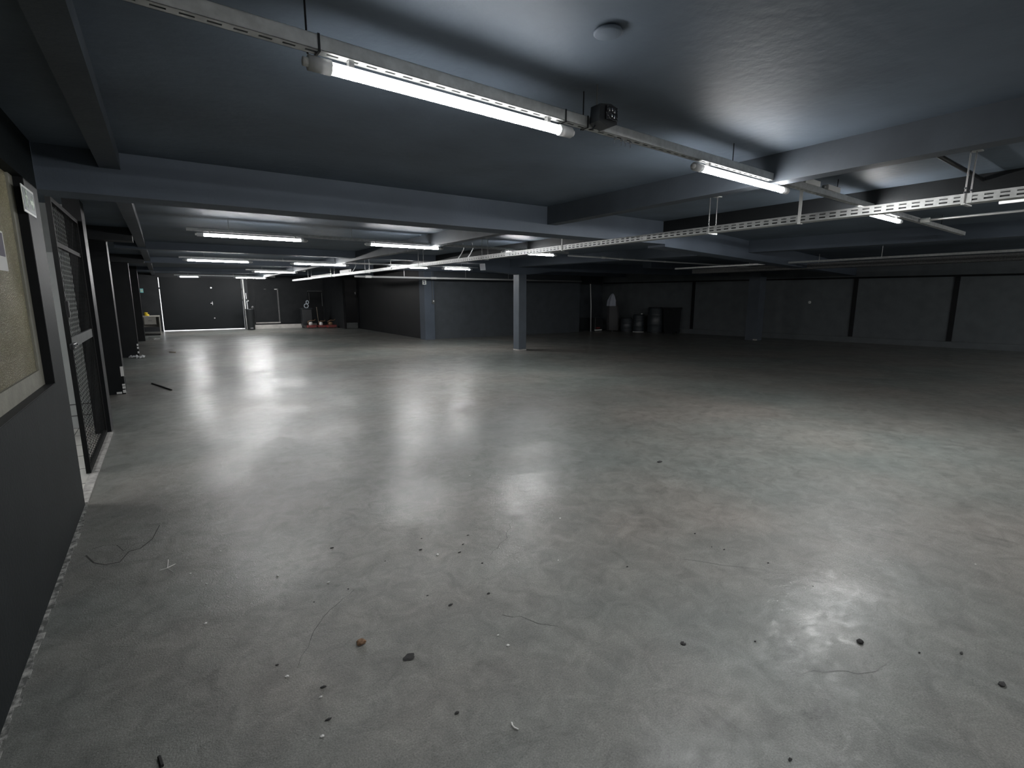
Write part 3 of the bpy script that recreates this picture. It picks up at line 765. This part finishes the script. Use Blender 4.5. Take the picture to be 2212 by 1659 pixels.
# ------------------------------------------------------------------ bins by the right wall
cr = thing('tool_crate', 'dark crate with red and white scraps left of the draped trolley', 'crate', (16.6, 17.3, 0))
MB().box(16.35, 16.85, 17.1, 17.5, .0, .62, .02).build('body', 'bplastic', cr)
MB().box(16.33, 16.87, 17.08, 17.52, .62, .66, .01).build('lid', 'gplastic', cr)
MB().box(16.32, 16.75, 17.06, 17.10, .03, .09).build('base_strip', 'stonew', cr)
MB().box(16.40, 16.62, 17.05, 17.09, .13, .19).build('red_label', 'red', cr)
wp = thing('white_pole', 'tall white pole leaning by the dark crate at the back', 'pole', (16.25, 17.5, 0))
MB().tube([(16.28, 17.3, .0), (16.27, 17.32, 1.2), (16.22, 17.34, 2.12)], .024, 8).build('pole', 'whitepaint', wp, True)
MB().blob((16.22, 17.34, 2.13), .03, jag=.05).build('end_cap', 'white', wp)
dt = thing('draped_trolley', 'tall trolley draped in grey cloth, between crate and drums', 'trolley', (17.2, 16.85, 0))
def drape(c, prof, n=36, amp=.07):
    b = MB(); rings = []
    ph = [random.uniform(0, 6) for _ in range(3)]
    for i, (r, z, dx) in enumerate(prof):
        ring = []
        for k in range(n):
            t = 2*PI*k/n
            rr = r*(1+amp*(math.sin(5*t+ph[0])+.6*math.sin(9*t+ph[1]))*(1-i/len(prof)*.5))
            ring.append(b.bm.verts.new((c[0]+dx+rr*math.cos(t), c[1]+rr*math.sin(t), z)))
        rings.append(ring)
    for p, q in zip(rings, rings[1:]):
        for k in range(n): b.bm.faces.new([p[k], p[(k+1) % n], q[(k+1) % n], q[k]])
    b.bm.faces.new(list(reversed(rings[0]))); b.bm.faces.new(rings[-1])
    return b
drape((17.22, 16.85), [(.30, .04, .06), (.29, .5, .03), (.26, 1.0, .0), (.22, 1.3, -.04), (.10, 1.45, -.06)]).build('cover', 'cloth', dt, True)
drape((17.10, 16.82), [(.20, 1.16, -.02), (.19, 1.40, .0), (.11, 1.62, .03), (.04, 1.72, .04)], amp=.14).build('top_cloth', 'clothw', dt, True)
MB().cyl((17.12, 16.75, 0), (17.12, 16.75, .08), .04).build('castor', 'bplastic', dt)
MB().cyl((17.35, 16.95, 0), (17.35, 16.95, .08), .04).build('castor', 'bplastic', dt)
def drum(x, y, r, h, lb, m='gplastic', cap=False):
    t = thing('plastic_drum', lb, 'drum', (x, y, 0), 'dark drums by the right wall')
    MB().lathe((x, y, 0), [(r*.90, 0), (r*.97, .03), (r, .1), (r, h*.32), (r*1.03, h*.34), (r*1.03, h*.38), (r, h*.40), (r, h*.68), (r*1.03, h*.70), (r*1.03, h*.74), (r, h*.76), (r*.97, h-.05), (r*.90, h)], 32).build('body', m, t, True)
    MB().lathe((x, y, h), [(r*.93, 0), (r*.93, .015), (r*.85, .02)], 32).build('lid', 'bplastic', t, True)
    MB().lathe((x, y, .0), [(r*1.0, .004), (r*1.0, .03)], 32).build('foot_ring', 'stonew' if cap else 'bplastic', t)
    if cap: MB().cyl((x+.05, y-.12, h+.018), (x+.05, y-.12, h+.06), .04, seg=14).build('cap', 'white', t)
    return t
drum(17.40, 16.15, .26, .62, 'low dark drum left of the taller drum', cap=False)
drum(17.72, 15.72, .25, .78, 'dark drum with a white cap, middle of the drums', cap=True)
drum(18.05, 15.05, .34, 1.10, 'big round dark drum nearest the batten')
wb = thing('wheeled_bin', 'black wheeled bin at the right of the drums', 'bin', (18.3, 14.3, 0))
b = MB(); b.prism([(18.08, .10), (18.52, .10), (18.58, 1.06), (18.0, 1.06)], 'y', 14.1, 14.6); b.build('body', 'bplastic', wb)
MB().box(17.97, 18.60, 14.06, 14.64, 1.06, 1.12, .015).build('lid', 'bplastic', wb)
for y in (14.12, 14.58): MB().cyl((18.45, y-.03, .1), (18.45, y+.03, .1), .10, seg=18).build('wheel', 'bplastic', wb)
MB().box(18.08, 18.14, 14.15, 14.55, 0, .12).build('foot', 'bplastic', wb)
MB().box(17.98, 18.0, 14.3, 14.4, .9, .94).build('handle', 'gplastic', wb)

# ------------------------------------------------------------------ small things on the near floor
tag(MB().tube([(.940, 1.375, .004), (.934, 1.362, .006), (.934, 1.348, .006), (.943, 1.335, .004)], .0032, 6).build('plastic_clipping', 'white'), 'curved white plastic clipping lying alone on the near floor', 'clipping')
tag(MB().blob((.609, 2.136, .010), .016, 1.4, 1, .8, .3, 2).build('brown_lump', 'rust'), 'small brown lump on the floor left of centre', 'lump')
tag(MB().blob((.762, 1.927, .002), .020, 1.3, 1, .12, .35, 2).build('tar_spot', 'stoned'), 'flat dark tar spot right of the brown lump', 'spot')
tag(MB().tube([(-.168, 3.44, .004), (-.134, 3.44, .007), (-.09, 3.475, .004)], .0022, 5).tube([(-.13, 3.44, .006), (-.125, 3.56, .004)], .0022, 5).tube([(-.13, 3.44, .006), (-.10, 3.37, .004)], .0018, 5).build('dry_twig', 'stonew'), 'pale forked twig on the floor by the cracked patch', 'twig')
tag(MB().tube([(-.165, 1.955, .006), (-.156, 1.905, .006)], .006, 6).build('black_stub', 'stoned'), 'short black stub at the bottom edge near the left wall', 'stub')
tag(MB().blob((2.544, .826, .005), .014, 1.2, 1, .8, .2, 2).build('black_pebble', 'stoned'), 'round black pebble on the bright floor patch at right', 'pebble')
tag(MB().blob((1.267, 2.677, .006), .010, 1, 1, .8, .2, 1).build('pale_pebble', 'stonew'), 'pale pebble at the end of a dotted crack mid floor', 'pebble')
tag(MB().blob((2.738, .375, .004), .013, 1.6, 1, .6, .2, 1).build('dark_flake', 'stoned'), 'dark flake on the floor at the lower right edge', 'flake')
pts = [(2.14, 3.80), (3.902, .738), (.397, 2.984), (.283, 2.113), (.373, 1.914), (1.17, 1.827), (1.169, 1.741), (2.244, 2.654), (-.02, 3.30), (.05, 3.12), (.62, 2.75), (.02, 2.72), (.15, 3.5), (1.85, 2.2), (.33, 1.72)]
for i, (x, y) in enumerate(pts):
    tag(MB().blob((x, y, .003), random.uniform(.005, .008), random.uniform(.8, 1.6), 1, .7, .25, 1).build('white_chip', 'stonew'), 'tiny white chip scattered on the near floor', 'chip', 'white chips on the near floor')
random.seed(11)
for i in range(34):
    x = random.uniform(0, 2.9); y = random.uniform(.55, 3.4) if x < 1.6 else random.uniform(.5, 2.0)
    tag(MB().blob((x, y, .002), random.uniform(.004, .008), random.uniform(.8, 2.2), 1, .5, .3, 1).build('dark_speck', 'stoned'), 'tiny dark grit speck scattered on the near floor', 'grit', 'dark grit on the near floor')
tag(MB().blob((3.867, 3.086, .004), .022, 1.6, .8, .3, .3, 2).build('dark_leaf', 'stoned'), 'dark curled leaf beyond the pale scratch mid floor', 'leaf')

# ------------------------------------------------------------------ corridor lamp, world, camera
cl = thing('tube_light', 'corridor tube light beyond the left doorway', 'light', (-1.7, 5.2, 2.55))
MB().cyl((-1.7, 4.6, 2.55), (-1.7, 5.8, 2.55), .02, seg=12).build('tube', 'tube_corridor', cl, True)
MB().box(-1.74, -1.66, 4.55, 5.85, 2.58, 2.65).build('housing', 'white', cl)

wd = bpy.data.worlds.new('daylight'); bpy.context.scene.world = wd; wd.use_nodes = True
bg = wd.node_tree.nodes['Background']; bg.inputs['Color'].default_value = (.93, .96, 1, 1); bg.inputs['Strength'].default_value = .6

cam = bpy.data.cameras.new('camera'); co = bpy.data.objects.new('camera', cam); C.objects.link(co)
cam.sensor_fit = 'HORIZONTAL'; cam.sensor_width = 36; cam.lens = 1088/2212*36
cam.clip_start = .05; cam.clip_end = 200
co.location = (0, 0, 1.6)
co.rotation_euler = (math.radians(90)-math.atan(189.5/1088), 0, -math.radians(34.4))
sc = bpy.context.scene
sc.camera = co
sc.view_settings.view_transform = 'Standard'
sc.view_settings.look = 'None'
sc.view_settings.exposure = 2.3
sc.view_settings.gamma = 1
sc.view_settings.use_curve_mapping = False
sc.cycles.sample_clamp_indirect = 4
